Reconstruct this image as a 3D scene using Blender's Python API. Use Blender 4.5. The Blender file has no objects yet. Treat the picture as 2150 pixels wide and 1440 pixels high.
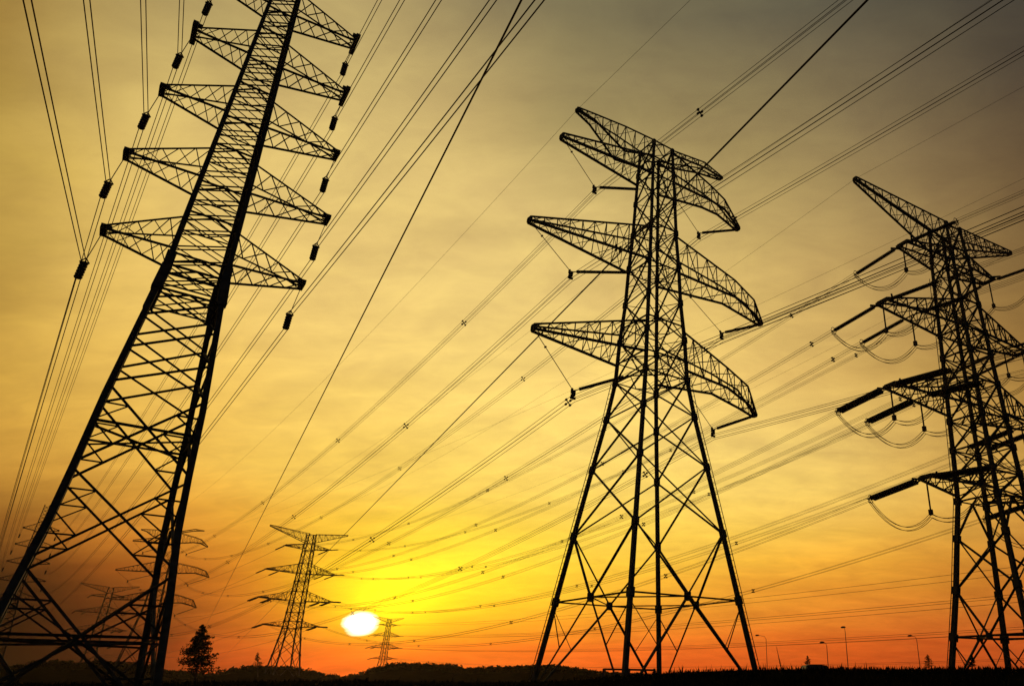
import bpy, math, random
from math import radians, cos, sin, pi, atan2, hypot, sqrt
from mathutils import Vector, Matrix
random.seed(7)
S = bpy.context.scene
C = bpy.data.collections.new('scene'); S.collection.children.link(C)

# ------------------------------------------------------------------ camera
FOC, PPX, PITCH, EYE = 1528.0, 1444.0, 0.4337, 1.6
cam = bpy.data.cameras.new('camera'); co = bpy.data.objects.new('camera', cam); S.collection.objects.link(co)
cam.sensor_width = 36; cam.lens = 36 * FOC / 2150; cam.shift_x = (1075 - PPX) / 2150
cam.clip_start = 0.1; cam.clip_end = 8000
co.location = (0, 0, EYE); co.rotation_euler = (pi / 2 + PITCH, 0, 0)
S.camera = co
S.view_settings.view_transform = 'Standard'; S.view_settings.look = 'None'
S.view_settings.exposure = 0; S.view_settings.gamma = 1

def ray(u, v):
    x = (u - PPX) / FOC; y = (720 - v) / FOC; c, s = cos(PITCH), sin(PITCH)
    return Vector((x, c - y * s, s + y * c)).normalized()

# ------------------------------------------------------------------ sky
SUN = ray(757, 1307)
def lin(c):
    return tuple(((x / 255) / 12.92 if x / 255 < .04045 else ((x / 255 + .055) / 1.055) ** 2.4) for x in c)
US = [0, 200, 400, 600, 800, 1000, 1200, 1500, 1800, 2150]
ROWS = {
 -60: [(140,105,44),(164,140,86),(172,150,96),(174,152,100),(174,154,102),(142,128,92),(124,114,86),(108,102,80),(86,82,68),(52,51,48)],
 30:  [(148,113,48),(172,148,92),(178,156,98),(180,158,100),(182,160,104),(148,133,94),(128,117,84),(114,106,80),(92,86,70),(60,57,51)],
 250: [(186,152,66),(216,184,104),(216,186,112),(216,186,114),(222,194,120),(196,168,106),(160,142,92),(150,132,86),(134,116,80),(98,80,58)],
 500: [(174,138,62),(226,188,100),(230,194,112),(234,200,120),(236,203,122),(232,200,124),(220,190,118),(206,177,106),(182,152,94),(118,91,55)],
 750: [(202,156,64),(234,190,92),(240,196,100),(244,204,112),(247,209,118),(248,212,122),(246,210,122),(236,196,112),(204,164,92),(148,110,54)],
 1000:[(182,128,48),(232,176,70),(240,186,78),(246,200,88),(251,208,94),(253,214,104),(252,214,108),(251,216,116),(246,208,112),(205,155,72)],
 1100:[(130,82,30),(196,124,42),(214,138,44),(238,172,54),(252,206,62),(254,214,72),(252,210,80),(249,206,86),(242,190,80),(206,144,60)],
 1200:[(44,24,9),(140,70,20),(176,90,27),(222,128,34),(255,214,40),(255,220,46),(252,204,60),(246,184,58),(236,162,50),(196,120,40)],
 1310:[(8,4,2),(52,24,9),(160,68,24),(236,122,30),(252,176,30),(246,152,34),(242,142,36),(234,134,38),(222,120,38),(184,94,34)],
 1370:[(6,3,2),(38,18,7),(160,60,22),(250,102,30),(255,112,28),(250,108,30),(244,104,31),(230,102,31),(208,86,27),(188,78,28)],
 1420:[(5,3,2),(30,14,6),(138,54,18),(248,98,27),(252,104,26),(247,102,28),(240,100,29),(220,86,27),(194,74,24),(178,72,27)],
}
W = bpy.data.worlds.new('World'); S.world = W; W.use_nodes = True
nt = W.node_tree; nt.nodes.clear(); N = nt.nodes.new; L = nt.links.new
def vm(op, a, b=None, scale=None):
    n = N('ShaderNodeVectorMath'); n.operation = op
    for i, x in enumerate((a, b)):
        if x is None: continue
        if isinstance(x, (tuple, list, Vector)): n.inputs[i].default_value = tuple(x)
        else: L(x, n.inputs[i])
    if scale is not None:
        if isinstance(scale, (int, float)): n.inputs['Scale'].default_value = scale
        else: L(scale, n.inputs['Scale'])
    return n.outputs['Value'] if op in ('DOT_PRODUCT', 'LENGTH') else n.outputs['Vector']
def mt(op, *a, clamp=False):
    n = N('ShaderNodeMath'); n.operation = op; n.use_clamp = clamp
    for i, x in enumerate(a):
        if isinstance(x, (int, float)): n.inputs[i].default_value = x
        else: L(x, n.inputs[i])
    return n.outputs[0]
tc = N('ShaderNodeTexCoord')
D0 = vm('NORMALIZE', tc.outputs['Generated'])
# cloud layer coordinates: the direction carried up to a flat layer far above
sep = N('ShaderNodeSeparateXYZ'); L(D0, sep.inputs[0])
h = mt('ADD', mt('MAXIMUM', sep.outputs[2], 0.0), 0.22)
lay = N('ShaderNodeCombineXYZ'); L(mt('DIVIDE', sep.outputs[0], h), lay.inputs[0]); L(mt('DIVIDE', sep.outputs[1], h), lay.inputs[1])
mp = N('ShaderNodeMapping'); L(lay.outputs[0], mp.inputs[0]); mp.inputs['Rotation'].default_value = (0, 0, radians(-28)); mp.inputs['Scale'].default_value = (0.75, 2.6, 1)
def noise(scale, detail, rough, vec, w=0.0):
    n = N('ShaderNodeTexNoise'); n.noise_dimensions = '4D'; n.inputs['W'].default_value = w
    n.inputs['Scale'].default_value = scale; n.inputs['Detail'].default_value = detail; n.inputs['Roughness'].default_value = rough
    L(vec, n.inputs['Vector']); return n
n1 = noise(1.3, 5, .55, mp.outputs[0], 2.0); n2 = noise(3.6, 6, .6, mp.outputs[0], 5.0)
warp = vm('SUBTRACT', n1.outputs['Color'], (.5, .5, .5))
D = vm('NORMALIZE', vm('ADD', D0, vm('MULTIPLY', warp, (.09, .05, .035))))
VS = sorted(ROWS)
def table(u, v):
    u = min(max(u, US[0]), US[-1]); v = min(max(v, VS[0]), VS[-1])
    i = max(k for k in range(len(US) - 1) if US[k] <= u); j = max(k for k in range(len(VS) - 1) if VS[k] <= v)
    fu = (u - US[i]) / (US[i + 1] - US[i]); fv = (v - VS[j]) / (VS[j + 1] - VS[j])
    r0, r1 = ROWS[VS[j]], ROWS[VS[j + 1]]
    c = [((r0[i][k] * (1 - fu) + r0[i + 1][k] * fu) * (1 - fv) + (r1[i][k] * (1 - fu) + r1[i + 1][k] * fu) * fv) for k in range(3)]
    return lin(c)
def sky_sample(az, el):
    """colour of the evening sky at a compass bearing (degrees right of +Y) and elevation"""
    a, e = radians(az), radians(el); d = Vector((sin(a) * cos(e), cos(a) * cos(e), sin(e)))
    c, s_ = cos(PITCH), sin(PITCH); dp = d.y * c + d.z * s_; up = -d.y * s_ + d.z * c
    if dp < .15: dp = .15
    return table(PPX + FOC * d.x / dp, 720 - FOC * up / dp)
sd = N('ShaderNodeSeparateXYZ'); L(D, sd.inputs[0])
AZ = mt('MULTIPLY', mt('ARCTAN2', sd.outputs[0], sd.outputs[1]), 180 / pi)
EL = mt('MULTIPLY', mt('ARCSINE', sd.outputs[2]), 180 / pi)
T = mt('DIVIDE', mt('ADD', EL, 5.0), 95.0, clamp=True)
ELS = [-4, 0, 1, 2, 3.2, 4.6, 6.2, 8, 10.2, 13, 17, 22, 28, 34, 41, 49, 57]
accC = None; accW = None
for az in range(-60, 46, 6):
    rp = N('ShaderNodeValToRGB'); L(T, rp.inputs[0]); cr = rp.color_ramp
    for k, el in enumerate(ELS):
        e_ = cr.elements[k] if k < 2 else cr.elements.new(.99)
        e_.position = (el + 5) / 95; e_.color = (*sky_sample(az, max(el, -.5)), 1)
    e_ = cr.elements.new((78 + 5) / 95); e_.color = (.035, .036, .042, 1)
    w_ = mt('EXPONENT', mt('MULTIPLY', mt('POWER', mt('ABSOLUTE', mt('DIVIDE', mt('SUBTRACT', AZ, az), 4.2)), 2.0), -1.0))
    cc = vm('SCALE', rp.outputs[0], None, w_)
    accC = cc if accC is None else vm('ADD', accC, cc); accW = w_ if accW is None else mt('ADD', accW, w_)
EPS = 2e-3
accC = vm('ADD', accC, tuple(EPS * x for x in (.020, .021, .026)))
accW = mt('ADD', accW, EPS)
col = vm('SCALE', accC, None, mt('DIVIDE', 1.0, accW))
# cloud streaks
f = mt('MULTIPLY_ADD', n2.outputs['Fac'], 0.36, 0.83)
f2 = mt('MULTIPLY_ADD', n1.outputs['Fac'], 0.42, 0.80)
col = vm('SCALE', col, None, mt('MULTIPLY', f, f2))
mp3 = N('ShaderNodeMapping'); L(lay.outputs[0], mp3.inputs[0]); mp3.inputs['Rotation'].default_value = (0, 0, radians(20)); mp3.inputs['Scale'].default_value = (1.1, 1.7, 1)
n3 = noise(1.5, 6, .62, mp3.outputs[0], 9.0); n3.inputs['Distortion'].default_value = .6
n4 = noise(5.5, 5, .6, mp3.outputs[0], 14.0); n4.inputs['Distortion'].default_value = .8
m3 = mt('ADD', mt('MULTIPLY', mt('SUBTRACT', n3.outputs['Fac'], .5), 1.6), mt('MULTIPLY', mt('SUBTRACT', n4.outputs['Fac'], .5), 1.7))
tint = N('ShaderNodeCombineXYZ')
for k_, a_ in enumerate((.27, .31, .22)): L(mt('MULTIPLY_ADD', m3, a_, 1.0), tint.inputs[k_])
col = vm('MULTIPLY', col, tint.outputs[0])
# sun disc seen through thin cloud, with its yellow glow in the haze round it
ta = Vector((0, 0, 1)).cross(SUN).normalized(); tb = SUN.cross(ta)
front = mt('GREATER_THAN', vm('DOT_PRODUCT', D0, SUN), 0.5)
Ds = vm('ADD', D0, vm('SCALE', vm('SUBTRACT', n2.outputs['Color'], (.5, .5, .5)), None, .009))
p = vm('DOT_PRODUCT', Ds, ta); q = vm('DOT_PRODUCT', Ds, tb)
def ell(sp, sq, dp=0.0, dq=0.0):
    return mt('SQRT', mt('ADD', mt('POWER', mt('ABSOLUTE', mt('DIVIDE', mt('SUBTRACT', p, dp), sp)), 2), mt('POWER', mt('ABSOLUTE', mt('DIVIDE', mt('SUBTRACT', q, dq), sq)), 2)))
disc = mt('MULTIPLY', mt('SUBTRACT', 1.0, mt('MULTIPLY_ADD', ell(.0158, .0106), 1.3, -.8, clamp=True)), front)
glow = mt('MULTIPLY', mt('EXPONENT', mt('MULTIPLY', mt('POWER', ell(.058, .034, -.028, .024), 2), -1.0)), front)
glow2 = mt('MULTIPLY', mt('EXPONENT', mt('MULTIPLY', mt('POWER', ell(.150, .055, -.085, .042), 2), -1.0)), front)
col = vm('ADD', col, vm('SCALE', (1.0, .95, .0), None, mt('MULTIPLY', glow, .6)))
col = vm('ADD', col, vm('SCALE', (.40, .29, .0), None, glow2))
col = vm('ADD', col, vm('SCALE', (3.2, 3.0, 2.4), None, disc))
bg = N('ShaderNodeBackground'); L(col, bg.inputs['Color']); bg.inputs['Strength'].default_value = 1.0
ow = N('ShaderNodeOutputWorld'); L(bg.outputs[0], ow.inputs[0])

# low sun lamp, in the same direction as the disc
sl = bpy.data.lights.new('sun', 'SUN'); so = bpy.data.objects.new('sun', sl); S.collection.objects.link(so)
sl.energy = 0.25; sl.angle = radians(0.6); sl.color = (1.0, .55, .22)
so.rotation_euler = (-SUN).to_track_quat('-Z', 'Y').to_euler(); so.location = (0, 0, 120)

# ------------------------------------------------------------------ materials
def mat(name, c1, c2, scale=3.0, rough=.6, metal=0.0, bump=0.0, spec=.5):
    m = bpy.data.materials.new(name); m.use_nodes = True; t = m.node_tree; b = t.nodes['Principled BSDF']
    n = t.nodes.new('ShaderNodeTexNoise'); n.inputs['Scale'].default_value = scale; n.inputs['Detail'].default_value = 6
    tcn = t.nodes.new('ShaderNodeTexCoord'); t.links.new(tcn.outputs['Object'], n.inputs['Vector'])
    r = t.nodes.new('ShaderNodeValToRGB'); t.links.new(n.outputs['Fac'], r.inputs[0])
    r.color_ramp.elements[0].position = .35; r.color_ramp.elements[0].color = (*c1, 1)
    r.color_ramp.elements[1].position = .68; r.color_ramp.elements[1].color = (*c2, 1)
    t.links.new(r.outputs[0], b.inputs['Base Color']); b.inputs['Roughness'].default_value = rough; b.inputs['Metallic'].default_value = metal; b.inputs['Specular IOR Level'].default_value = spec
    if bump:
        bp = t.nodes.new('ShaderNodeBump'); bp.inputs['Strength'].default_value = bump; t.links.new(n.outputs['Fac'], bp.inputs['Height']); t.links.new(bp.outputs[0], b.inputs['Normal'])
    return m
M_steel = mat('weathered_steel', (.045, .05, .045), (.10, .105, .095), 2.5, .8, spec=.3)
M_ins = mat('insulator_ceramic', (.03, .022, .018), (.055, .04, .032), 5, .5)
M_wire = mat('aluminium_wire', (.13, .075, .04), (.19, .11, .06), 1, .75)
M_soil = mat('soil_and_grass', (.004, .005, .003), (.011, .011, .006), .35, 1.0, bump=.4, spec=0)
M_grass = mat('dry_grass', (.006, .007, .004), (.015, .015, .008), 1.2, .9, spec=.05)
M_leaf = mat('dark_leaves', (.018, .026, .012), (.045, .055, .022), .9, .9, spec=.05)
M_bark = mat('bark', (.03, .022, .016), (.07, .052, .038), 4, .95, bump=.3)
M_lamp = mat('painted_steel', (.06, .06, .062), (.10, .10, .10), 4, .6)
M_glass = mat('dark_glass', (.02, .02, .022), (.03, .03, .033), 2, .15)
M_conc = mat('concrete', (.18, .17, .16), (.28, .27, .25), 3, .9, bump=.2)

# ------------------------------------------------------------------ helpers
def tag(o, label=None, cat=None, group=None, kind=None):
    for k, v in (('label', label), ('category', cat), ('group', group), ('kind', kind)):
        if v: o[k] = v
    return o
def empty(name, loc, rz=0.0):
    o = bpy.data.objects.new(name, None); C.objects.link(o); o.location = loc; o.rotation_euler = (0, 0, rz); o.empty_display_size = .5
    return o
class MB:
    def __init__(s): s.v = []; s.f = []
    def bar(s, a, b, t, t2=None, caps=True):
        a = Vector(a); b = Vector(b); d = b - a
        if d.length < 1e-5: return s
        d.normalize(); up = Vector((0, 0, 1)) if abs(d.z) < .9 else Vector((1, 0, 0))
        x = d.cross(up).normalized(); y = d.cross(x); t2 = t if t2 is None else t2
        i = len(s.v)
        for P, r in ((a, t / 2), (b, t2 / 2)):
            for sx, sy in ((-1, -1), (1, -1), (1, 1), (-1, 1)): s.v.append(P + x * sx * r + y * sy * r)
        s.f += [(i + k, i + (k + 1) % 4, i + 4 + (k + 1) % 4, i + 4 + k) for k in range(4)]
        if caps: s.f += [(i + 3, i + 2, i + 1, i), (i + 4, i + 5, i + 6, i + 7)]
        return s
    def angle(s, a, b, t):
        """an L-section member"""
        a = Vector(a); b = Vector(b); d = b - a
        if d.length < 1e-5: return s
        d.normalize(); up = Vector((0, 0, 1)) if abs(d.z) < .9 else Vector((1, 0, 0))
        x = d.cross(up).normalized(); y = d.cross(x); k = .16
        pr = [(-.5, -.5), (.5, -.5), (.5, -.5 + k), (-.5 + k, -.5 + k), (-.5 + k, .5), (-.5, .5)]
        i = len(s.v)
        for P in (a, b):
            for px, py in pr: s.v.append(P + x * px * t + y * py * t)
        s.f += [(i + j, i + (j + 1) % 6, i + 6 + (j + 1) % 6, i + 6 + j) for j in range(6)]
        s.f += [tuple(i + j for j in range(5, -1, -1)), tuple(i + 6 + j for j in range(6))]
        return s
    def tube(s, pts, r, n=6):
        pts = [Vector(p) for p in pts]; i0 = len(s.v)
        for k, p in enumerate(pts):
            d = (pts[min(k + 1, len(pts) - 1)] - pts[max(k - 1, 0)]).normalized()
            up = Vector((0, 0, 1)) if abs(d.z) < .95 else Vector((1, 0, 0))
            x = d.cross(up).normalized(); y = d.cross(x)
            rr = r[k] if isinstance(r, (list, tuple)) else r
            for j in range(n):
                a = 2 * pi * j / n; s.v.append(p + x * cos(a) * rr + y * sin(a) * rr)
        for k in range(len(pts) - 1):
            for j in range(n):
                a = i0 + k * n + j; b = i0 + k * n + (j + 1) % n
                s.f.append((a, b, b + n, a + n))
        s.f.append(tuple(i0 + j for j in range(n - 1, -1, -1))); s.f.append(tuple(i0 + (len(pts) - 1) * n + j for j in range(n)))
        return s
    def box(s, c, sx, sy, sz):
        c = Vector(c); i = len(s.v)
        for z in (-1, 1):
            for x, y in ((-1, -1), (1, -1), (1, 1), (-1, 1)): s.v.append(c + Vector((x * sx / 2, y * sy / 2, z * sz / 2)))
        s.f += [(i + 3, i + 2, i + 1, i), (i + 4, i + 5, i + 6, i + 7)] + [(i + k, i + (k + 1) % 4, i + 4 + (k + 1) % 4, i + 4 + k) for k in range(4)]
        return s
    def build(s, name, m, parent=None, smooth=False):
        me = bpy.data.meshes.new(name); me.from_pydata([tuple(v) for v in s.v], [], s.f); me.update()
        if smooth:
            for p_ in me.polygons: p_.use_smooth = True
        me.materials.append(m); o = bpy.data.objects.new(name, me); C.objects.link(o)
        if parent: o.parent = parent
        return o
def kids(o): return [x for x in bpy.data.objects if x.parent == o]
def copy_tree(o, parent=None):
    c = o.copy(); C.objects.link(c); c.parent = parent
    for ch in kids(o): copy_tree(ch, c)
    return c
def lerp(a, b, t): return a + (b - a) * t

BODY = [0.0]     # how far a pylon's body is turned against its arms
def body_corner(prof, z, sx, sy):
    for (z0, w0), (z1, w1) in zip(prof, prof[1:]):
        if z <= z1: break
    w = lerp(w0, w1, (z - z0) / (z1 - z0)); c, s_ = cos(BODY[0]), sin(BODY[0]); return Vector((w * (sx * c - sy * s_), w * (sx * s_ + sy * c), z))
CN = [(-1, -1), (1, -1), (1, 1), (-1, 1)]
def legs(root, prof, t0, t1, zs, nodes, gus):
    """four legs, each with the gusset plates of its own nodes"""
    top = prof[-1][0]
    for sx, sy in CN:
        m = MB(); pts = [body_corner(prof, z, sx, sy) for z in zs]
        for a, b in zip(pts, pts[1:]):
            m.bar(a, b, lerp(t0, t1, a.z / top), lerp(t0, t1, b.z / top))
        for z in nodes:
            a = body_corner(prof, z - gus, sx, sy); b = body_corner(prof, z + gus, sx, sy)
            m.bar(a, b, lerp(t0, t1, z / top) * 1.45)
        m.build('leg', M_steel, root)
def faces(): return [(CN[i], CN[(i + 1) % 4]) for i in range(4)]
def xpanel(m, prof, z0, z1, t, ring=False, redund=False):
    for (a, b) in faces():
        A0, B0 = body_corner(prof, z0, *a), body_corner(prof, z0, *b)
        A1, B1 = body_corner(prof, z1, *a), body_corner(prof, z1, *b)
        m.angle(A0, B1, t); m.angle(B0, A1, t)
        w0 = (A0 - B0).length; w1 = (A1 - B1).length; k = w0 / (w0 + w1); X = A0.lerp(B1, k)
        if ring:
            zc = X.z; m.angle(body_corner(prof, zc, *a), body_corner(prof, zc, *b), t)
        if redund:
            zc = X.z
            for P0, P1, cn in ((A0, B1, a), (B0, A1, b), (A1, B0, a), (B1, A0, b)):
                mid = P0.lerp(X, .5)
                m.angle(mid, body_corner(prof, mid.z, *cn), t * .7)
                m.angle(mid, body_corner(prof, lerp(mid.z, zc, .95), *cn), t * .6)
def ring(m, prof, z, t, dia=True):
    c = [body_corner(prof, z, *q) for q in CN]
    for i in range(4): m.angle(c[i], c[(i + 1) % 4], t)
    if dia:
        mid = [(c[i] + c[(i + 1) % 4]) / 2 for i in range(4)]
        for i in range(4): m.angle(mid[i], mid[(i + 1) % 4], t * .8)
def arm(root, st, t, div, tb=None, tip=None, posts=True, name='crossarm', prof=None):
    """lattice crossarm; st = stations (x, z_top, z_bottom, half depth)"""
    m = MB(); tb = tb or t * .5; Q = []
    for (x, zt, zb, hy) in st: Q.append([Vector((x, -hy, zb)), Vector((x, hy, zb)), Vector((x, hy, zt)), Vector((x, -hy, zt))])
    if prof:      # the root sits exactly on the legs
        sg = 1 if st[0][0] > 0 else -1; zt, zb = st[0][1], st[0][2]
        Q[0] = [body_corner(prof, zb, sg, -1), body_corner(prof, zb, sg, 1), body_corner(prof, zt, sg, 1), body_corner(prof, zt, sg, -1)]
    secs = []
    for k in range(len(Q) - 1):
        n = div[k] if isinstance(div, (list, tuple)) else div
        for j in range(n): secs.append([Q[k][i].lerp(Q[k + 1][i], j / n) for i in range(4)])
        for i in range(4): m.bar(Q[k][i], Q[k + 1][i], t * (1.25 if i < 2 else .9))
    secs.append(Q[-1])
    for k in range(len(secs) - 1):
        A, B = secs[k], secs[k + 1]
        for i in range(4):
            j = (i + 1) % 4
            if k % 2: m.angle(A[i], B[j], tb)
            else: m.angle(A[j], B[i], tb)
            if posts and k and i % 2: m.angle(A[i], A[j], tb)
    e = Q[-1]
    for i in range(4): m.bar(e[i], e[(i + 1) % 4], t * 1.1)
    if tip: tip(m, e)
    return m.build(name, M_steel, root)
def insulator(root, a, b, r, pitch=.16, rod=.03, cap=.06, name='insulator_string', end=.25, pair=0.0, core=.45):
    """string of sheds between a and b, with bare metal links at both ends; pair > 0 = two strings side by side"""
    m = MB(); a = Vector(a); b = Vector(b); d = (b - a); ln = d.length; d.normalize()
    side = d.cross(Vector((0, 0, 1))); side = side.normalized() if side.length > .01 else Vector((1, 0, 0))
    for off in ([0] if not pair else [-pair / 2, pair / 2]):
        p0 = a + side * off; p1 = b + side * off
        pts = [p0, p0 + d * end]; rr = [rod, rod]
        n = max(3, int((ln - 2 * end) / pitch)); step = (ln - 2 * end) / n
        for k in range(n):
            s0 = end + k * step
            for f_, r_ in ((.02, r * core), (.30, r), (.52, r), (.80, r * core)):
                pts.append(p0 + d * (s0 + f_ * step)); rr.append(r_)
        pts += [p0 + d * (ln - end), p1]; rr += [rod, rod]
        m.tube(pts, rr, 8)
    if pair:
        for P in (a + d * end * .9, b - d * end * .9): m.bar(P - side * pair * .62, P + side * pair * .62, cap)
    m.tube([a, a + d * .12], cap * .6, 6); m.tube([b - d * .12, b], cap * .6, 6)
    return m.build(name, M_ins, root)

# ------------------------------------------------------------------ pylon A: slender twin-circuit tower on the left
A_POS, A_YAW = (-25.89, 33.18), .656
A_PROF = [(-.3, 3.15), (0, 3.10), (4.4, 2.65), (7.5, 2.26), (10, 2.08), (13.2, 1.90), (17, 1.58), (20.4, 1.28), (25.5, 1.15), (41, .70), (47, .55)]
A_LV = [(22.0, 4.17, 4.95), (26.6, 4.46, 5.39), (31.25, 4.07, 5.02), (35.85, 3.68, 4.66), (40.3, 3.3, 4.46)]
def build_A():
    r = empty('lattice_pylon', (*A_POS, 0), A_YAW)
    zs = [z for z, w in A_PROF]
    legs(r, A_PROF, .30, .17, zs, [], .28)
    m = MB()
    for z in (19.1, 20.0, 20.5): ring(m, A_PROF, z, .10, z != 20.0)
    for sx, sy in CN:
        a = body_corner(A_PROF, 19.0, sx, sy); b = body_corner(A_PROF, 21.2, sx, sy); m.bar(a, body_corner(A_PROF, 20.4, sx, sy), .44); m.bar(body_corner(A_PROF, 20.4, sx, sy), b, .40)
    xpanel(m, A_PROF, 19.1, 20.4, .06)
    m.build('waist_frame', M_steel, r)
    m = MB()
    xpanel(m, A_PROF, .1, 5.7, .11, ring=True, redund=True)
    xpanel(m, A_PROF, 6.0, 9.8, .10, redund=True)
    xpanel(m, A_PROF, 10.1, 13.7, .11, ring=True, redund=True)
    for z0, z1 in ((13.9, 15.6), (15.7, 17.4), (17.5, 19.0)): xpanel(m, A_PROF, z0, z1, .10)
    for zz in (2.98, 11.75):
        c = [body_corner(A_PROF, zz, *q) for q in CN]; m.angle(c[0], c[2], .09); m.angle(c[1], c[3], .09)
    for a, b in faces():
        c0 = body_corner(A_PROF, 2.98, *a); c1 = body_corner(A_PROF, 2.98, *b); mid = (c0 + c1) / 2
        for q in (a, b): m.angle(mid, body_corner(A_PROF, .9, *q), .09); m.angle(mid, body_corner(A_PROF, 4.7, *q), .07)
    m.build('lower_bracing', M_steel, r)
    m = MB(); z = 20.6; n = 0
    while z < 46.2:
        xpanel(m, A_PROF, z, z + .95, .062); z += .97
    for z, a, b in A_LV:
        for q in (z - .8, z + 1.8): ring(m, A_PROF, q, .09)
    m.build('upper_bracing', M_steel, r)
    for i, (z, lt, rt) in enumerate(A_LV):
        hb = .5 if i < 3 else .95
        for sgn, ln in ((-1, lt), (1, rt)):
            w = abs(body_corner(A_PROF, z, 1, -1).x)
            def tip(mm, e, sgn=sgn, ln=ln, z=z, hb=hb):
                mm.bar((sgn * ln, -hb, z), (sgn * ln, hb, z), .26)
                mm.bar((sgn * (ln - .32), -hb * .8, z), (sgn * ln, -hb * .8, z), .2)
            arm(r, [(sgn * w, z + 1.4, z - .55, w * .95), (sgn * ln, z + .08, z - .08, .40)], .08, 5, .048, tip, posts=False, prof=A_PROF)
            # hanging insulator: link, yoke and a short fat string
            x = sgn * ln - .22
            t0 = Vector((sgn * ln, 0, z - .1)); t1 = Vector((x, 0, z - 1.95)); t2 = Vector((x - .02, 0, z - 2.85))
            mm = MB(); mm.bar(t0, t1, .035)
            for sy in (-1, 1): mm.bar(t1 + Vector((0, 0, .25)), t1 + Vector((sy * .17, 0, 0)), .045)
            mm.bar(t1 - Vector((.2, 0, 0)), t1 + Vector((.2, 0, 0)), .06)
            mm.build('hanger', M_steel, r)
            mm = MB(); pts = []; rr = []
            for k in range(6):
                for f_, r_ in ((.05, .145), (.25, .175), (.65, .175), (.95, .145)): pts.append(t1.lerp(t2, (k + f_) / 6)); rr.append(r_)
            mm.tube(pts, rr, 12); mm.build('insulator_string', M_ins, r)
    return r

# ------------------------------------------------------------------ pylon B: suspension tower in the middle
B_POS, B_YAW = (-3.73, 68.82), .738
B_PROF = [(-.3, 7.15), (0, 7.1), (8.0, 5.85), (13.8, 4.95), (20.1, 3.95), (25.2, 3.12), (29.1, 2.6), (33.6, 2.42), (38, 2.1), (42.5, 1.95), (46, 1.75), (55, 1.48), (58.4, 1.35)]
B_CL = {('L', 1): (-8.33, 48.75), ('L', 2): (-10.45, 37.55), ('L', 3): (-9.2, 25.4), ('R', 1): (6.81, 49.7), ('R', 2): (10.31, 37.6), ('R', 3): (8.69, 25.6)}
B_ATT = {('L', 1): ((-12.7, 53.2), (-2.2, 51.9)), ('L', 2): ((-15.35, 41.5), (-2.6, 40.9)), ('L', 3): ((-13.8, 30.5), (-2.9, 29.0)),
         ('R', 1): ((13.65, 53.6), (3.0, 53.3)), ('R', 2): ((17.1, 41.3), (3.6, 42.0)), ('R', 3): ((15.4, 29.1), (3.8, 30.4))}
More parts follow.
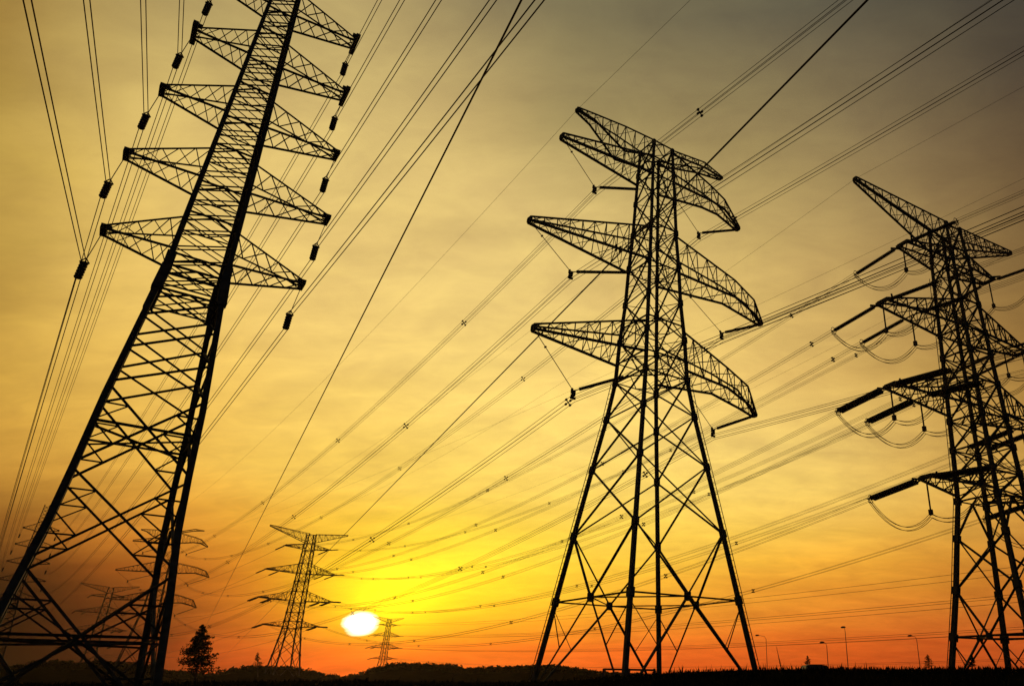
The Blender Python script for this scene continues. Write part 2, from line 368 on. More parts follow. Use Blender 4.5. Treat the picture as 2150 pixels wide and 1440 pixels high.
def build_B():
    r = empty('lattice_pylon', (*B_POS, 0), B_YAW)
    lv = [0, 8.0, 13.8, 20.1, 25.2, 29.1, 33.6, 38.0, 42.5, 46.8, 51.0, 55.0, 58.3]
    legs(r, B_PROF, .36, .24, [z for z, w in B_PROF], lv[1:], .35)
    m = MB()
    # bottom: ring with the mid-point of each side braced down to the feet and up to the legs
    ring(m, B_PROF, 8.0, .13)
    for a, b in faces():
        A, B = body_corner(B_PROF, 8.0, *a), body_corner(B_PROF, 8.0, *b); mid = (A + B) / 2
        for q in (a, b):
            m.angle(mid, body_corner(B_PROF, .1, *q), .17); m.angle(mid, body_corner(B_PROF, 13.8, *q), .17)
            f0 = body_corner(B_PROF, .1, *q); half = f0.lerp(mid, .5)
            m.angle(half, body_corner(B_PROF, 7.4, *q), .07)
        m.bar(mid - Vector((0, 0, .35)), mid + Vector((0, 0, .35)), .42)
    for z0, z1 in ((13.8, 20.1), (20.1, 25.2), (25.2, 29.1)): xpanel(m, B_PROF, z0, z1, .15)
    m.build('lower_bracing', M_steel, r)
    m = MB()
    for z0, z1 in zip(lv[5:], lv[6:]):
        xpanel(m, B_PROF, z0, z1, .14)
        if z0 < 47: xpanel(m, B_PROF, (z0 + z1) / 2, z1, .07)
    for z in (29.1, 31.2, 35.2, 41.9, 47.0, 53.8, 56.2, 58.6): ring(m, B_PROF, z, .13)
    m.build('upper_bracing', M_steel, r)
    w = lambda z: abs(body_corner(B_PROF, z, 1, 1).x) * .97
    def tipL(mm, e): mm.bar(e[0], e[2], .22); mm.bar(e[1], e[3], .22)
    A = lambda st, div, tip=tipL: arm(r, st, .17, div, .08, tip, prof=B_PROF)
    A([(-w(31), 34.5, 31.0, w(31)), (-13.9, 30.95, 30.45, .3)], 9)
    A([(w(31), 34.6, 30.2, w(31)), (9.8, 33.1, 30.7, 1.25), (13.6, 32.0, 29.8, .8), (15.45, 29.3, 29.0, .25)], [5, 3, 3])
    A([(-w(42), 46.3, 42.0, w(42)), (-15.47, 41.9, 41.5, .3)], 10)
    A([(w(42), 46.4, 41.7, w(42)), (11.65, 45.0, 42.7, 1.1), (15.4, 43.8, 41.9, .7), (17.2, 41.55, 41.25, .25)], [6, 3, 3])
    A([(-w(54), 56.2, 53.7, w(54)), (-12.8, 53.6, 53.15, .3)], 9)
    A([(w(54), 58.3, 53.8, w(54)), (8.2, 57.1, 54.9, .9), (10.7, 56.4, 54.9, .7), (13.7, 53.95, 53.55, .25)], [5, 2, 3])
    P = lambda st, div: arm(r, st, .14, div, .075, tipL, name='earth_wire_arm', prof=B_PROF)
    P([(-w(58), 58.6, 56.3, w(58)), (-5.3, 58.5, 55.0, .95), (-9.2, 58.25, 57.4, .5), (-11.23, 58.1, 57.85, .25)], [3, 4, 2])
    P([(w(58), 58.5, 57.9, w(58)), (7.3, 60.4, 59.6, .7), (10.84, 60.25, 60.05, .25)], [5, 3])
    for key, (cx, cz) in B_CL.items():
        o_, i_ = B_ATT[key]; c = Vector((cx, 0, cz + .35))
        thin, thick = (o_, i_) if key[0] == 'L' else (i_, o_)
        a = Vector((thin[0], 0, thin[1])); b = Vector((thick[0], 0, thick[1]))
        mm = MB(); mm.tube([a, c], .035, 6)
        for f_ in (.28, .97): mm.tube([a.lerp(c, f_ - .012), a.lerp(c, f_ + .012)], .12, 8)
        mm.build('tie_insulator', M_ins, r)
        insulator(r, b, c, .17, .17, .05, .12, end=.7)
        mm = MB(); mm.box(c - Vector((0, 0, .1)), .5, .12, .35); mm.box(c - Vector((0, 0, .42)), .35, .3, .2); mm.box(c - Vector((0, 0, .7)), .55, .14, .2)
        mm.build('yoke_plate', M_steel, r)
    for sx, sy in ((-1, 1), (1, -1)):
        mm = MB(); pts = []
        out = Vector((sx * .30, sy * .30, 0)); zz = 1.0; n = 0
        while zz < 29:
            a = body_corner(B_PROF, zz, sx, sy); mm.bar(a, a + out, .035); zz += .55
        mm.tube([body_corner(B_PROF, z, sx, sy) + out for z in (.6, 8, 13.8, 20.1, 25.2, 29.1)], .038, 5)
        mm.build('climbing_rail', M_steel, r)
    # low protective rail between the front feet
    return r

# ------------------------------------------------------------------ pylon C: tension tower on the right
C_POS, C_YAW = (35.75, 85.44), .584
C_PROF = [(-.3, 5.5), (0, 5.45), (5.9, 4.58), (10.8, 3.88), (16.5, 3.2), (20.8, 2.68), (23.8, 2.56), (27, 2.45), (30.7, 2.33), (40, 2.05), (52.8, 1.7), (58.5, 1.4)]
C_ARMS = [(52.9, 9.5, []), (42.9, 14.8, [9.8]), (32.0, 15.3, [10.4]), (22.0, 11.3, [])]
R_SH = .88   # the right-hand arms are a little shorter
FAR_AZ, NEAR_AZ = radians(130.5), radians(-50.0)
C_PH = []
for lvl, (z, ln, mids) in enumerate(C_ARMS):
    for s_ in (-1, 1):
        for x in [ln] + mids: C_PH.append((lvl + 1, s_ * x * (R_SH if s_ > 0 else 1), z - (.4 if x != ln else 0), 'inner end' if x != ln else 'tip'))
C_SL = 7.9
def c_dirs():
    f_ = FAR_AZ - C_YAW; n_ = NEAR_AZ - C_YAW
    return Vector((cos(f_), sin(f_), -.14)), Vector((cos(n_), sin(n_), -.06))
def build_C():
    r = empty('lattice_pylon', (*C_POS, 0), C_YAW)
    lv = [0, 5.9, 10.8, 16.5, 20.8, 23.8, 27.0, 30.7, 35.2, 39.2, 42.4, 46.5, 50.2, 53.6, 58.2]
    legs(r, C_PROF, .52, .30, [z for z, w in C_PROF], lv[1:], .4)
    m = MB(); ring(m, C_PROF, 5.9, .17)
    for a, b in faces():
        A, B = body_corner(C_PROF, 5.9, *a), body_corner(C_PROF, 5.9, *b); mid = (A + B) / 2
        for q in (a, b):
            m.angle(mid, body_corner(C_PROF, .1, *q), .2); m.angle(mid, body_corner(C_PROF, 10.8, *q), .2)
            half = body_corner(C_PROF, .1, *q).lerp(mid, .5); m.angle(half, body_corner(C_PROF, 5.3, *q), .1)
        m.bar(mid - Vector((0, 0, .3)), mid + Vector((0, 0, .3)), .5)
    xpanel(m, C_PROF, 10.8, 16.5, .2)
    for a, b in faces():
        mid = (body_corner(C_PROF, 20.8, *a) + body_corner(C_PROF, 20.8, *b)) / 2
        for q in (a, b): m.angle(mid, body_corner(C_PROF, 16.5, *q), .22)
    m.build('lower_bracing', M_steel, r)
    m = MB()
    for z0, z1 in zip(lv[4:], lv[5:]):
        xpanel(m, C_PROF, z0, z1, .17)
    for z in (20.8, 23.6, 27.0, 30.7, 35.2, 39.2, 42.4, 46.5, 51.6, 54.6, 58.2): ring(m, C_PROF, z, .18)
    m.build('upper_bracing', M_steel, r)
    w = lambda z: body_corner(C_PROF, z, 1, 1).x
    tipf = lambda hb: (lambda mm, e: mm.bar((e[0].x, -hb, (e[0].z + e[2].z) / 2), (e[0].x, hb, (e[0].z + e[2].z) / 2), .3))
    for s_ in (-1, 1):
        arm(r, [(s_ * w(58), 58.6, 55.0, w(58)), ((15.4 if s_ > 0 else -17.1), 60.2, 59.75, .25)], .17, 11, .09, tipf(.3), name='earth_wire_arm', prof=C_PROF)
        for z, ln, mids in C_ARMS:
            L_ = ln * (R_SH if s_ > 0 else 1)
            h_ = 1.9 if ln < 11 else (2.2 if z < 25 else 3.8)
            arm(r, [(s_ * w(z), z - .5 + h_, z - .6, w(z)), (s_ * L_, z + .15, z - .15, .8)], .19, 5 if ln < 12 else 8, .115, tipf(1.0), prof=C_PROF)
            for sy in (-1, 1): MB().bar((s_ * (L_ - .9), sy * .9, z), (s_ * (L_ + .3), sy * 1.7, z + .1), .2).build('tip_bracket', M_steel, r)
    fd, nd = c_dirs(); 
    for lvl, x, z, wh in C_PH:
        P = Vector((x, 0, z - .1)); pr = .72 if lvl >= 3 else .3; rad = .27 if lvl >= 3 else .18
        a = P + fd.normalized() * .9; b = P + fd.normalized() * C_SL
        insulator(r, a, b, rad, .19, .05, .14, end=.45, pair=pr); mm = MB(); mm.bar(P, a, .13); mm.build('shackle', M_steel, r)
        a = P + nd.normalized() * .9; b = P + nd.normalized() * C_SL
        insulator(r, a, b, rad, .19, .05, .14, end=.45, pair=pr); mm = MB(); mm.bar(P, a, .13); mm.build('shackle', M_steel, r)
        for dd in (fd.normalized(), nd.normalized()):
            e_ = P + dd * C_SL; sd_ = dd.cross(Vector((0, 0, 1))).normalized(); mm = MB()
            mm.tube([e_ + sd_ * .48 * cos(q_ * pi / 5) + Vector((0, 0, .48 * sin(q_ * pi / 5))) - dd * .25 for q_ in range(11)], .045, 5); mm.build('grading_ring', M_steel, r)
        mm = MB(); mm.bar(P, P - Vector((0, 0, 3.5)), .13); mm.bar(P - Vector((0, 0, 3.5)), P - Vector((0, 0, 4.1)), .36)
        mm.build('jumper_support', M_ins, r)
    mm = MB(); out = Vector((-.36, .36, 0)); zz = 1.0
    while zz < 51:
        a = body_corner(C_PROF, zz, -1, 1); mm.bar(a, a + out, .04); zz += .9
    mm.tube([body_corner(C_PROF, z, -1, 1) + out for z in (.6, 5.9, 10.8, 16.5, 20.8, 30.7, 51)], .05, 5)
    mm.build('climbing_rail', M_steel, r)
    return r

def to_world(pos, yaw, p):
    c, s_ = cos(yaw), sin(yaw); return Vector((pos[0] + p[0] * c - p[1] * s_, pos[1] + p[0] * s_ + p[1] * c, p[2]))

BODY[0] = .06; A1 = build_A(); tag(A1, 'tall slender black pylon of six narrow crossarms cut off by the top edge', 'pylon', 'electricity pylons')
BODY[0] = -.05; B1 = build_B(); tag(B1, 'big suspension pylon in the middle with V-shaped insulators and drooping right arms', 'pylon', 'electricity pylons')
BODY[0] = 0.0; C1 = build_C(); tag(C1, 'big tension pylon at the right edge with long insulators and looped jumper wires', 'pylon', 'electricity pylons')
A2_POS, A2_YAW = (-182.9, 208.1), .66
B2_POS, B2_YAW = (-216.9, 312.0), .738
C2_POS, C2_YAW = (-161.8, 318.7), .827
C3_POS, C3_YAW = (-389.0, 515.0), .75
D2_POS, D2_YAW = (-242.0, 630.0), .84
def far(o, pos, yaw, label, sc=1.0):
    c = copy_tree(o)
    for ch in kids(c):      # details of the near pylon that cannot be made out at this distance
        if ch.name.startswith(('jumper_support', 'grading_ring', 'footing', 'climbing_rail')): bpy.data.objects.remove(ch)
    c.location = (*pos, 0); c.rotation_euler = (0, 0, yaw); c.scale = (sc, sc, sc); tag(c, label, 'pylon', 'electricity pylons'); return c
A2 = far(A1, A2_POS, A2_YAW, 'distant slender pylon seen through the bottom left leg of the nearest pylon')
B2 = far(B1, B2_POS, B2_YAW, 'distant pylon with drooping arms just right of the right leg of the nearest pylon')
C2 = far(C1, C2_POS, C2_YAW, 'distant red-tinged pylon standing just left of the setting sun')
C3 = far(C1, C3_POS, C3_YAW, 'faint far pylon framed between the legs of the nearest pylon')
D2 = far(C1, D2_POS, D2_YAW, 'smallest far pylon fading into the glow right of the sun', .80)

# ------------------------------------------------------------------ conductors
def span(a, b, sag, n=40, skip0=False):
    out = []
    for k in range(1 if skip0 else 0, n + 1):
        t = k / n; p_ = a.lerp(b, t); p_.z -= 4 * sag * t * (1 - t); out.append(p_)
    return out
def offsets(n, d):
    if n == 1: return [(0, 0)]
    if n == 2: return [(-d / 2, 0), (d / 2, 0)]
    return [(-d / 2, -d / 2), (d / 2, -d / 2), (-d / 2, d / 2), (d / 2, d / 2)]
def offset_path(path, ox, oz):
    out = []
    for k, p_ in enumerate(path):
        d = path[min(k + 1, len(path) - 1)] - path[max(k - 1, 0)]; d.z = 0
        x = Vector((-d.y, d.x, 0)).normalized() if d.length > 1e-6 else Vector((1, 0, 0))
        out.append(p_ + x * ox + Vector((0, 0, oz)))
    return out
def bundle(name, label, cat, group, path, n, d, r, spacers=(), extra=None):
    o = tag(empty(name, path[0]), label, cat, group); base = path[0]
    loc = [p_ - base for p_ in path]
    for ox, oz in offsets(n, d):
        MB().tube(offset_path(loc, ox, oz), r, 5).build('conductor', M_wire, o)
    if extra:
        ex = [p_ - base for p_ in extra]
        for ox, oz in offsets(n, d): MB().tube(offset_path(ex, ox, oz), r * 1.5, 5).build('jumper_wire', M_wire, o)
    # spacers at given distances along the path
    if n > 1:
        acc = 0; i = 0; sp = sorted(spacers)
        for k in range(len(loc) - 1):
            seg = (loc[k + 1] - loc[k]).length
            while i < len(sp) and acc + seg >= sp[i]:
                c = loc[k].lerp(loc[k + 1], (sp[i] - acc) / seg); dd = (loc[k + 1] - loc[k]).normalized(); x = Vector((-dd.y, dd.x, 0)).normalized()
                m = MB(); w = d * .62; z_ = Vector((0, 0, 1))
                if n == 4:
                    m.bar(c - x * w - z_ * w, c + x * w + z_ * w, .07); m.bar(c - x * w + z_ * w, c + x * w - z_ * w, .07)
                    for a in (-1, 1):
                        for b in (-1, 1): m.bar(c + x * a * d / 2 + z_ * b * d / 2 - dd * .12, c + x * a * d / 2 + z_ * b * d / 2 + dd * .12, .15)
                else: m.bar(c - x * w, c + x * w, .05)
                m.build('spacer', M_steel, o); i += 1
            acc += seg
    return o
ordn = ['lowest', 'second lowest', 'third', 'fourth', 'fifth']

# line A: twin conductors on both sides
GA = 'twin wires of the left pylon'
for i, (z, lt, rt) in enumerate(A_LV):
    for sgn, ln, az, side in ((-1, lt, -55.4, 'left'), (1, rt, -50.9, 'right')):
        P = to_world(A_POS, A_YAW, (sgn * ln - .22, 0, z - 2.0)); Pb = P + Vector((0, 0, -.85))
        a = radians(az); NEAR = P + Vector((cos(a), sin(a), 0)) * 240
        Q = to_world(A2_POS, A2_YAW, (sgn * ln - .22, 0, z - 2.6))
        near = span(NEAR, P, 5.0, 60)
        path = near + span(Pb, Q, 6.5, 40)
        bundle('twin_conductor', f'pair of thin wires hung from the {ordn[i]} {side} arm of the nearest slender pylon', 'power line', GA, path, 2, .19, .020)

# line B: quad conductors
GB = 'bundled wires of the middle pylon'
for (side, k), (cx, cz) in B_CL.items():
    P = to_world(B_POS, B_YAW, (cx, 0, cz - .45)); a = radians(-50.4)
    NEAR = P + Vector((cos(a), sin(a), 0)) * 330
    Q = to_world(B2_POS, B2_YAW, (cx, 0, cz - .45))
    path = span(NEAR, P, 5.5, 70) + span(P, Q, 13.0, 60, True)
    sp = [22 + 47 * j + 9 * k + (11 if side == 'R' else 0) for j in range(13)]
    bundle('quad_conductor', f'bundle of four wires on the {["top", "middle", "bottom"][k - 1]} {"left" if side == "L" else "right"} arm of the middle pylon', 'power line', GB, path, 4, .45, .023, sp)

# line C: quad conductors with jumper loops under the arms
GC = 'bundled wires of the right pylon'
fd, nd = c_dirs()
C_VIRT = []
cn = ['uppermost', 'second', 'third', 'lowest']
for j, (lvl, x, z, wh) in enumerate(C_PH):
    P0 = Vector((x, 0, z - .1)); fe = to_world(C_POS, C_YAW, P0 + fd.normalized() * C_SL); ne = to_world(C_POS, C_YAW, P0 + nd.normalized() * C_SL)
    side = 'left' if x < 0 else 'right'; tipy = wh
    nfe = to_world(C2_POS, C2_YAW, P0 + Vector((cos(NEAR_AZ - C2_YAW), sin(NEAR_AZ - C2_YAW), -.06)) * C_SL)
    a = NEAR_AZ; NEAR = ne + Vector((cos(a), sin(a), 0)) * 330
    low = to_world(C_POS, C_YAW, P0 - Vector((0, 0, 4.15)))
    jl = []
    for k in range(13):
        t = k / 12; p_ = fe.lerp(low, t); p_.z -= 4 * 2.3 * t * (1 - t); jl.append(p_)
    for k in range(1, 13):
        t = k / 12; p_ = low.lerp(ne, t); p_.z -= 4 * 2.3 * t * (1 - t); jl.append(p_)
    sp = [30 + 48 * q + 7 * lvl for q in range(6)]
    path = span(nfe, fe, 11.0, 55)
    o = bundle('quad_conductor', f'four-wire bundle with jumper loop, {cn[lvl - 1]} {side} arm of the right pylon' + (', inner one' if wh != 'tip' else ''), 'power line', GC, path, 4, .40, .021, sp, jl)
    base = path[0]; path2 = [p_ - base for p_ in span(ne, NEAR, 5.0, 50)]
    for ox, oz in offsets(4, .40): MB().tube(offset_path(path2, ox, oz), .021, 5).build('conductor', M_wire, o)

# line C beyond the distant pylon, and line D across the lower right sky
for j, (lvl, x, z, wh) in enumerate(C_PH):
    if wh != 'tip': continue
    side = 'left' if x < 0 else 'right'
    P = to_world(C2_POS, C2_YAW, (x, 0, z)); Q = to_world(C3_POS, C3_YAW, (x, 0, z))
    bundle('distant_wire', f'thin dark wire from the {cn[lvl - 1]} {side} arm of the distant pylon left of the sun', 'power line', 'wires running on to the farthest pylon', span(P, Q, 9, 30), 1, 0, .05)
for j, (lvl, x, z, wh) in enumerate(C_PH):
    side = 'left' if x < 0 else 'right'
    zz = z * .8; P = to_world(D2_POS, D2_YAW, (x * .8, 0, zz)); Q = P + Vector((cos(radians(-49.5)), sin(radians(-49.5)), 0)) * 860
    bundle('distant_conductor', f'faint wire from the {cn[lvl - 1]} {side} arm of the smallest far pylon' + (', inner one' if wh != 'tip' else ''), 'power line', 'faint wires low over the right horizon', span(P, Q, 11, 80), 2, .55, .030)

# earth wires at the peaks
def ewire(pos, yaw, x, z, az, p2, sagn, sagf, label, r=.016):
    P = to_world(pos, yaw, (x, 0, z)); a = radians(az); NEAR = P + Vector((cos(a), sin(a), 0)) * 330
    path = span(NEAR, P, sagn, 70) + (span(P, p2, sagf, 50, True) if p2 else [])
    bundle('earth_wire', label, 'power line', 'single earth wires on the pylon peaks', path, 1, 0, r)
ewire(B_POS, B_YAW, -11.2, 58.0, -50.4, to_world(B2_POS, B2_YAW, (-11.2, 0, 58)), 4, 9, 'thin single wire on the top left peak of the middle pylon')
ewire(B_POS, B_YAW, 10.8, 60.0, -50.4, to_world(B2_POS, B2_YAW, (10.8, 0, 60)), 4, 9, 'thin single wire on the top right peak of the middle pylon')
ewire(C_POS, C_YAW, -17.1, 60.0, -50.0, to_world(C2_POS, C2_YAW, (-16.3, 0, 60)), 4, 9, 'thin single wire on the left peak of the right pylon')
ewire(C_POS, C_YAW, 15.4, 60.0, -50.0, to_world(C2_POS, C2_YAW, (16.3, 0, 60)), 4, 9, 'thin single wire on the right peak of the right pylon')
# thin wire passing high behind the right pylon
bundle('overhead_wire', 'thin faint wire crossing the sky above and behind the right pylon', 'power line', None, span(Vector((95, 48, 75)), Vector((-260, 385, 68)), 8, 50), 1, 0, .02)
# two lower cables that run close over the camera to poles beyond the trees
pd = Vector((-.607, 1, 0))
def low_cable(p, d, s0, s1, r, name, label):
    a = Vector(p) + Vector(d) * s0; b = Vector(p) + Vector(d) * s1
    bundle(name, label, 'cable', None, span(a, b, .25, 60), 1, 0, r)
low_cable((0.3, 12.7, 11.7), (-.607, 1, 0), -60, 520, .021, 'overhead_cable', 'bold black cable sloping straight from the top right past the middle pylon')
low_cable((-4.0, 10.4, 11.7), (-.635, 1, 0), -50, 190, .018, 'overhead_cable', 'dark cable falling from the top centre to the dark conifer')

# ------------------------------------------------------------------ ground
def hgt(x, y):
    """gentle rise across the foreground, a little higher to the right"""
    r_ = math.exp(-((y - 46) / 13) ** 2)
    a = atan2(x, max(y, 1e-3)); k = 1 / (1 + math.exp(-(a + .10) * 22))
    base = .0 + r_ * (1.50 + .62 * k + .75 * max(0, a - .25))
    base += .10 * sin(x * .21 + y * .13) * min(1, y / 30 if y > 0 else 0) * math.exp(-abs(y) / 160)
    return base
gm = MB(); xs = []; 
def axis(lo, hi):
    out = [0.0]; s_ = 2.5
    while out[-1] < hi: out.append(out[-1] + s_); s_ *= 1.07
    neg = [0.0]; s_ = 2.5
    while neg[-1] > lo: neg.append(neg[-1] - s_); s_ *= 1.07
    return sorted(set(neg[1:] + out))
gx = [x for x in axis(-1000, 1000) if abs(x) < 925]
gy = [y for y in [-920, -600, -300, -120, -60, -30, -15, -5] ] + [0 + 2.0 * k for k in range(50)] + [100 + 1.0 * (1.22 ** k) * 4 for k in range(1, 27)]
for y in gy:
    for x in gx: gm.v.append(Vector((x, y, hgt(x, y) if -20 < y < 400 else 0)))
nx = len(gx)
for j in range(len(gy) - 1):
    for i in range(nx - 1): a = j * nx + i; gm.f.append((a, a + 1, a + nx + 1, a + nx))
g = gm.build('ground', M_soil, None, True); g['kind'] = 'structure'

# grass along the rise
gr = MB()
def at(u, Y):      # point on the ground in the direction of a horizontal bearing
    d = ray(u, 1400); return d.x / d.y * Y, Y
for k in range(26000):
    u = random.uniform(-60, 2260); Y = random.uniform(33, 60); x, y = at(u, Y)
    if u < 1250 and random.random() < .5: continue
    hh = random.uniform(.06, .26) * (1.9 if random.random() < .06 else 1) * (1.0 if u > 1400 else .8)
    z0 = hgt(x, y) - .03; a = random.uniform(0, pi); w = random.uniform(.015, .04); lean = Vector((random.gauss(0, .25), random.gauss(0, .25), 1)) * hh
    dx = Vector((cos(a), sin(a), 0)) * w; P = Vector((x, y, z0)); i = len(gr.v)
    gr.v += [P - dx, P + dx, P + lean * .6 + dx * .6, P + lean, P + lean * .6 - dx * .6]; gr.f.append((i, i + 1, i + 2, i + 3, i + 4))
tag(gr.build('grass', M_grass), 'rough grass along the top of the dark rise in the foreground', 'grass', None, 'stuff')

# ------------------------------------------------------------------ distant wooded ridges
def leafball(m, c, r, n, s, flat=1.0):
    for _ in range(n):
        d = Vector((random.gauss(0, 1), random.gauss(0, 1), random.gauss(0, 1))).normalized() * (random.random() ** .4) * r
        d.z *= flat; P = c + d; a = Vector((random.gauss(0, 1), random.gauss(0, 1), random.gauss(0, 1))).normalized(); b = a.orthogonal().normalized()
        k = s * random.uniform(.6, 1.4); i = len(m.v)
        m.v += [P - a * k, P + b * k * .6, P + a * k, P - b * k * .6]; m.f.append((i, i + 1, i + 2, i + 3))
def prof_at(prof, u):
    for (u0, v0), (u1, v1) in zip(prof, prof[1:]):
        if u0 <= u <= u1: return lerp(v0, v1, (u - u0) / (u1 - u0))
    return prof[-1][1]
SKY = [(-400, 1392), (70, 1398), (112, 1388), (145, 1386), (195, 1394), (251, 1386), (300, 1393), (335, 1404), (419, 1411), (460, 1416), (512, 1402), (542, 1396), (567, 1399), (623, 1398),
       (665, 1409), (707, 1416), (732, 1422), (763, 1413), (791, 1403), (825, 1396), (850, 1390), (875, 1392), (905, 1391), (922, 1396), (938, 1391), (960, 1397), (986, 1401), (1040, 1399), (1080, 1397),
       (1130, 1396), (1165, 1394), (1200, 1399), (1250, 1407), (1280, 1410), (1320, 1412), (1350, 1411), (1390, 1417), (1440, 1423), (1520, 1423), (2400, 1424)]
RY = 330.0
tr = MB()                                    # the hill itself
us = list(range(-400, 2420, 12))
def hill_top(u):
    d = ray(u, prof_at(SKY, u)); t = RY / d.y; return Vector((d.x * t, RY, EYE + d.z * t))
for u in us:
    p_ = hill_top(u); zt = max(.4, p_.z - 2.2)
    for yy, zz in ((-70, -.5), (-35, zt * .55), (-8, zt * .95), (8, zt * .95), (60, -.5)): tr.v.append(Vector((p_.x, RY + yy, zz)))
for k in range(len(us) - 1):
    for j in range(4): a = k * 5 + j; tr.f.append((a, a + 5, a + 6, a + 1))
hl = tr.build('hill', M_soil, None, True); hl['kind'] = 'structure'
wd = MB()
for u in range(-400, 1500, 3):
    p_ = hill_top(u + random.uniform(-1, 1))
    for _ in range(3):
        q = p_ + Vector((random.uniform(-1.5, 1.5), random.uniform(-12, 4), 0)); r_ = random.uniform(1.0, 1.9)
        q.z = p_.z - r_ - random.uniform(0, .8) + .35
        leafball(wd, q, r_, 34, .42)
        if q.z > 2.5: leafball(wd, q - Vector((0, 0, 1.8)), r_ * 1.3, 26, .6)
tag(wd.build('distant_woodland', M_leaf), 'low dark woodland along the far ridge under the sun', 'woodland', None, 'stuff')

# ------------------------------------------------------------------ trees and bushes standing out of the skyline
def place(u, v, Y):
    d = ray(u, v); t = Y / d.y; return Vector((d.x * t, Y, EYE + d.z * t))
def conifer(name, u, vtop, vbase, halfpx, Y, label, cat, dens=1.0, lean=0.0, group=None, gz=None):
    base = place(u, 1426, Y); top = place(u + lean, vtop, Y); z0 = hgt(base.x, base.y) if gz is None else gz
    root = tag(empty(name, (base.x, Y, z0)), label, cat, group); H = top.z - z0; W_ = (place(u + halfpx, vbase, Y) - place(u, vbase, Y)).length
    dx = top.x - base.x
    m = MB(); m.tube([(0, 0, -.1), (dx * .5, 0, H * .5), (dx, 0, H * .97)], [.022 * H, .014 * H, .003 * H], 7)
    zb = max(.12 * H, place(u, vbase, Y).z - z0)
    tiers = int(13 * dens) + 5; lf = MB()
    for k in range(tiers):
        t = k / (tiers - 1); z = lerp(zb, H * .97, t ** .9); R = W_ * (1 - t) ** .75 * random.uniform(.75, 1.12) + .05 * W_
        nb = random.randint(4, 7)
        for j in range(nb):
            a = random.uniform(0, 2 * pi); rr = R * random.uniform(.6, 1.1); cx = dx * z / H
            tipp = Vector((cx + cos(a) * rr, sin(a) * rr, z + rr * random.uniform(-.1, .35)))
            m.tube([(cx, 0, z), tipp], [.006 * H, .002 * H], 4)
            for q in range(3):
                f_ = .4 + .3 * q; c = Vector((cx, 0, z)).lerp(tipp, f_)
                leafball(lf, c, R * .17 + .008 * H, int(9 * dens), .013 * H, .8)
    m.build('trunk', M_bark, root); lf.build('crown', M_leaf, root)
    return root
def placeW(u, v, Y):
    return place(u, v, Y)
conifer('conifer_tree', 414, 1308, 1410, 40, 95, 'large dark pointed tree right of the nearest pylon', 'tree', 1.5, 12, gz=0)
conifer('conifer_tree', 541, 1368, 1404, 11, 300, 'small pointed tree on the ridge left of the distant pylon', 'tree', .7, 0, gz=2)
conifer('young_tree', 1697, 1374, 1404, 10, 120, 'small ragged young tree beside the low dark van roof', 'tree', .55, -2, gz=0)
conifer('bush', 1950, 1372, 1400, 13, 110, 'thin straggly bush between the right-hand street lamp and the right pylon', 'bush', .4, -3, gz=0)
conifer('bush', 1795, 1400, 1409, 7, 110, 'tiny low bush right of the tallest street lamp', 'bush', .6, 0, gz=0)
conifer('bush', 2040, 1372, 1398, 8, 75, 'thin bush between the feet of the right pylon', 'bush', .6, 0, gz=0)
def bare(u0, v0, u1, v1, Y, label):
    a = place(u0, v0, Y); a.z = 0; b = place(u1, v1, Y); rt = tag(empty('bare_sapling', a), label, 'sapling'); d = b - a
    m = MB(); m.tube([(0, 0, 0), d * .5 + Vector((.06, 0, .05)), d], [.14, .10, .02], 6); m.build('trunk', M_bark, rt)
    m = MB()
    for k in range(16):
        t = random.uniform(.25, .95); p_ = d * t; s_ = random.choice((-1, 1)); e = p_ + Vector((s_ * random.uniform(.15, .5), random.uniform(-.3, .3), random.uniform(.3, .8))) * (1.15 - t)
        m.tube([p_, e], [.018, .006], 4)
    m.build('crown', M_bark, rt)
bare(1648, 1420, 1630, 1356, 110, 'bare leaning sapling just right of the middle pylon')

# ------------------------------------------------------------------ street lamps
def street_lamp(u, vtop, Y, arm_px, label):
    b = place(u, 1426, Y); tpt = place(u, vtop, Y); H = tpt.z; rt = tag(empty('street_lamp', (b.x, Y, 0)), label, 'street lamp', 'street lamps along the far road')
    m = MB(); m.tube([(0, 0, 0), (0, 0, H * .5), (0, 0, H * .93)], [.10, .075, .055], 8); m.box((0, 0, .3), .4, .4, .6); m.build('pole', M_lamp, rt)
    L_ = arm_px * (place(u + 1, vtop, Y) - tpt).length
    m = MB(); m.tube([(0, 0, H * .93), (L_ * .2, 0, H * .98), (L_ * .9, 0, H * 1.0)], [.05, .045, .04], 6); m.build('arm', M_lamp, rt)
    m = MB(); s_ = 1 if L_ > 0 else -1; c = L_
    m.tube([(c - s_ * .45, 0, H), (c - s_ * .2, 0, H + .02), (c + s_ * .25, 0, H), (c + s_ * .5, 0, H - .08)], [.06, .17, .18, .06], 8); m.build('lamp_head', M_lamp, rt)
street_lamp(1783, 1316, 150, 6 * -1 + 3, 'tallest street lamp, between the middle and right pylons')
street_lamp(1741, 1348, 150, -9, 'short street lamp just left of the tallest one')
street_lamp(1935, 1334, 150, -13, 'street lamp just left of the right pylon, its head turned left')
street_lamp(1612, 1333, 190, -18, 'faint street lamp close behind the right foot of the middle pylon')

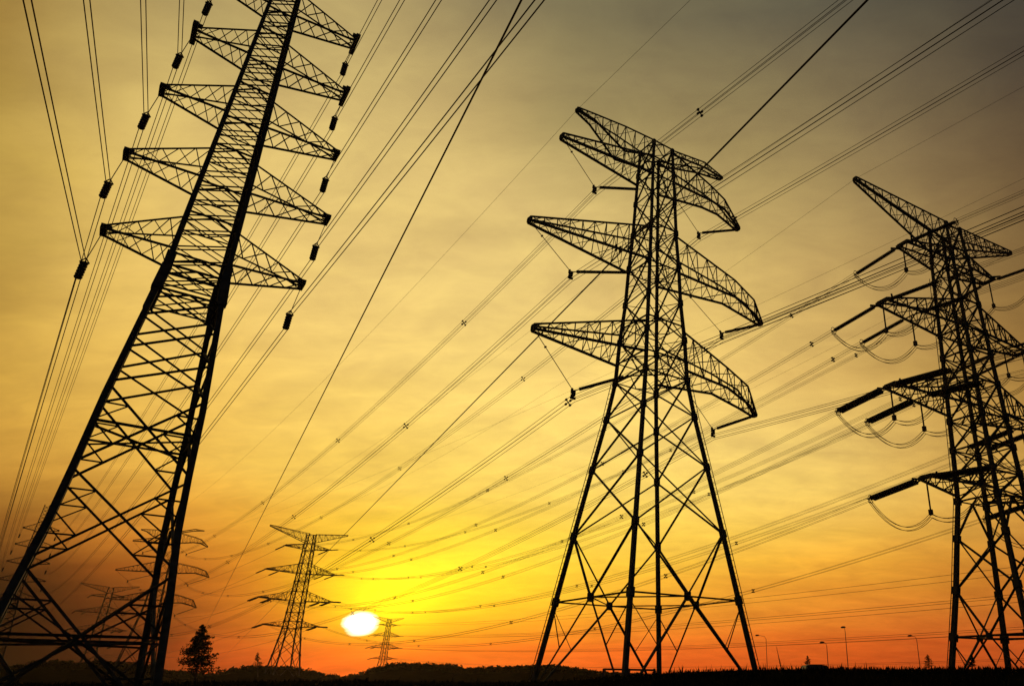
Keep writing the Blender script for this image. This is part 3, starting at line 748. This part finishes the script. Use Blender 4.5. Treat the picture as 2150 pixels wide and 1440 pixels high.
# low van on the track, mostly hidden by the rise
def van(u, vtop, Y, label):
    b = place(u, 1426, Y); tpt = place(u, vtop, Y); H = tpt.z; rt = tag(empty('van', (b.x, Y, 0), radians(8)), label, 'van')
    Lh = (place(u + 27, vtop, Y) - tpt).length
    prof = [(-Lh, .5), (-Lh, H * .75), (-Lh * .92, H * .96), (-Lh * .8, H), (Lh * .72, H), (Lh * .86, H * .93), (Lh * .98, H * .70), (Lh, .9), (Lh, .5)]
    m = MB(); n = len(prof)
    for y in (-.9, .9):
        for px, pz in prof: m.v.append(Vector((px, y * (.9 if pz > H * .9 else 1), pz)))
    m.f.append(tuple(range(n))); m.f.append(tuple(range(2 * n - 1, n - 1, -1)))
    for k in range(n): m.f.append((k, k + n, (k + 1) % n + n, (k + 1) % n))
    m.build('body', M_lamp, rt)
    for x in (-Lh * .62, Lh * .62):
        for y in (-.92, .92):
            w = MB(); w.tube([(x, y - .1, .36), (x, y + .1, .36)], .36, 14); w.build('wheel', M_ins, rt)
    for y in (-.91, .91):
        w = MB(); w.box((Lh * .1, y, H * .72), Lh * 1.4, .02, H * .24); w.build('window', M_glass, rt)
    w = MB(); w.box((0, 0, H + .05), Lh * 1.2, 1.2, .06); w.build('roof_rack', M_lamp, rt)
van(1713, 1396, 75, 'low dark van roof showing over the grass right of the middle pylon')

# low rail between the feet of the middle pylon
rt = tag(empty('guard_rail', (0, 0, 0)), 'low dark rail on posts between the feet of the middle pylon', 'rail')
a = place(1268, 1404, 62); b = place(1374, 1406, 62); rt.location = (a.x, a.y, 0); b2 = b - a
MB().bar((0, 0, a.z), (b2.x, b2.y, b.z), .14).build('rail', M_lamp, rt)
for t in (0, .5, 1): q = b2 * t; MB().bar((q.x, q.y, 0), (q.x, q.y, a.z + .05), .18).build('post', M_lamp, rt)
# concrete footings under the near pylons
for o, prof in ((A1, A_PROF), (B1, B_PROF), (C1, C_PROF)):
    for q in CN:
        p_ = body_corner(prof, 0, *q); MB().box((p_.x, p_.y, .1), .9, .9, .5).build('footing', M_conc, o)

# thin evening haze filling the whole place
hz = MB(); hz.box((0, 0, 49), 1880, 1880, 102)
hm = bpy.data.materials.new('haze'); hm.use_nodes = True; ht = hm.node_tree; ht.nodes.clear()
pv = ht.nodes.new('ShaderNodeVolumePrincipled'); ho = ht.nodes.new('ShaderNodeOutputMaterial'); ht.links.new(pv.outputs[0], ho.inputs['Volume'])
pv.inputs['Density'].default_value = .00006; pv.inputs['Color'].default_value = (1.0, .82, .6, 1); pv.inputs['Anisotropy'].default_value = .75
hzo = hz.build('haze', hm); tag(hzo, 'thin evening haze over the fields', 'haze', None, 'stuff')
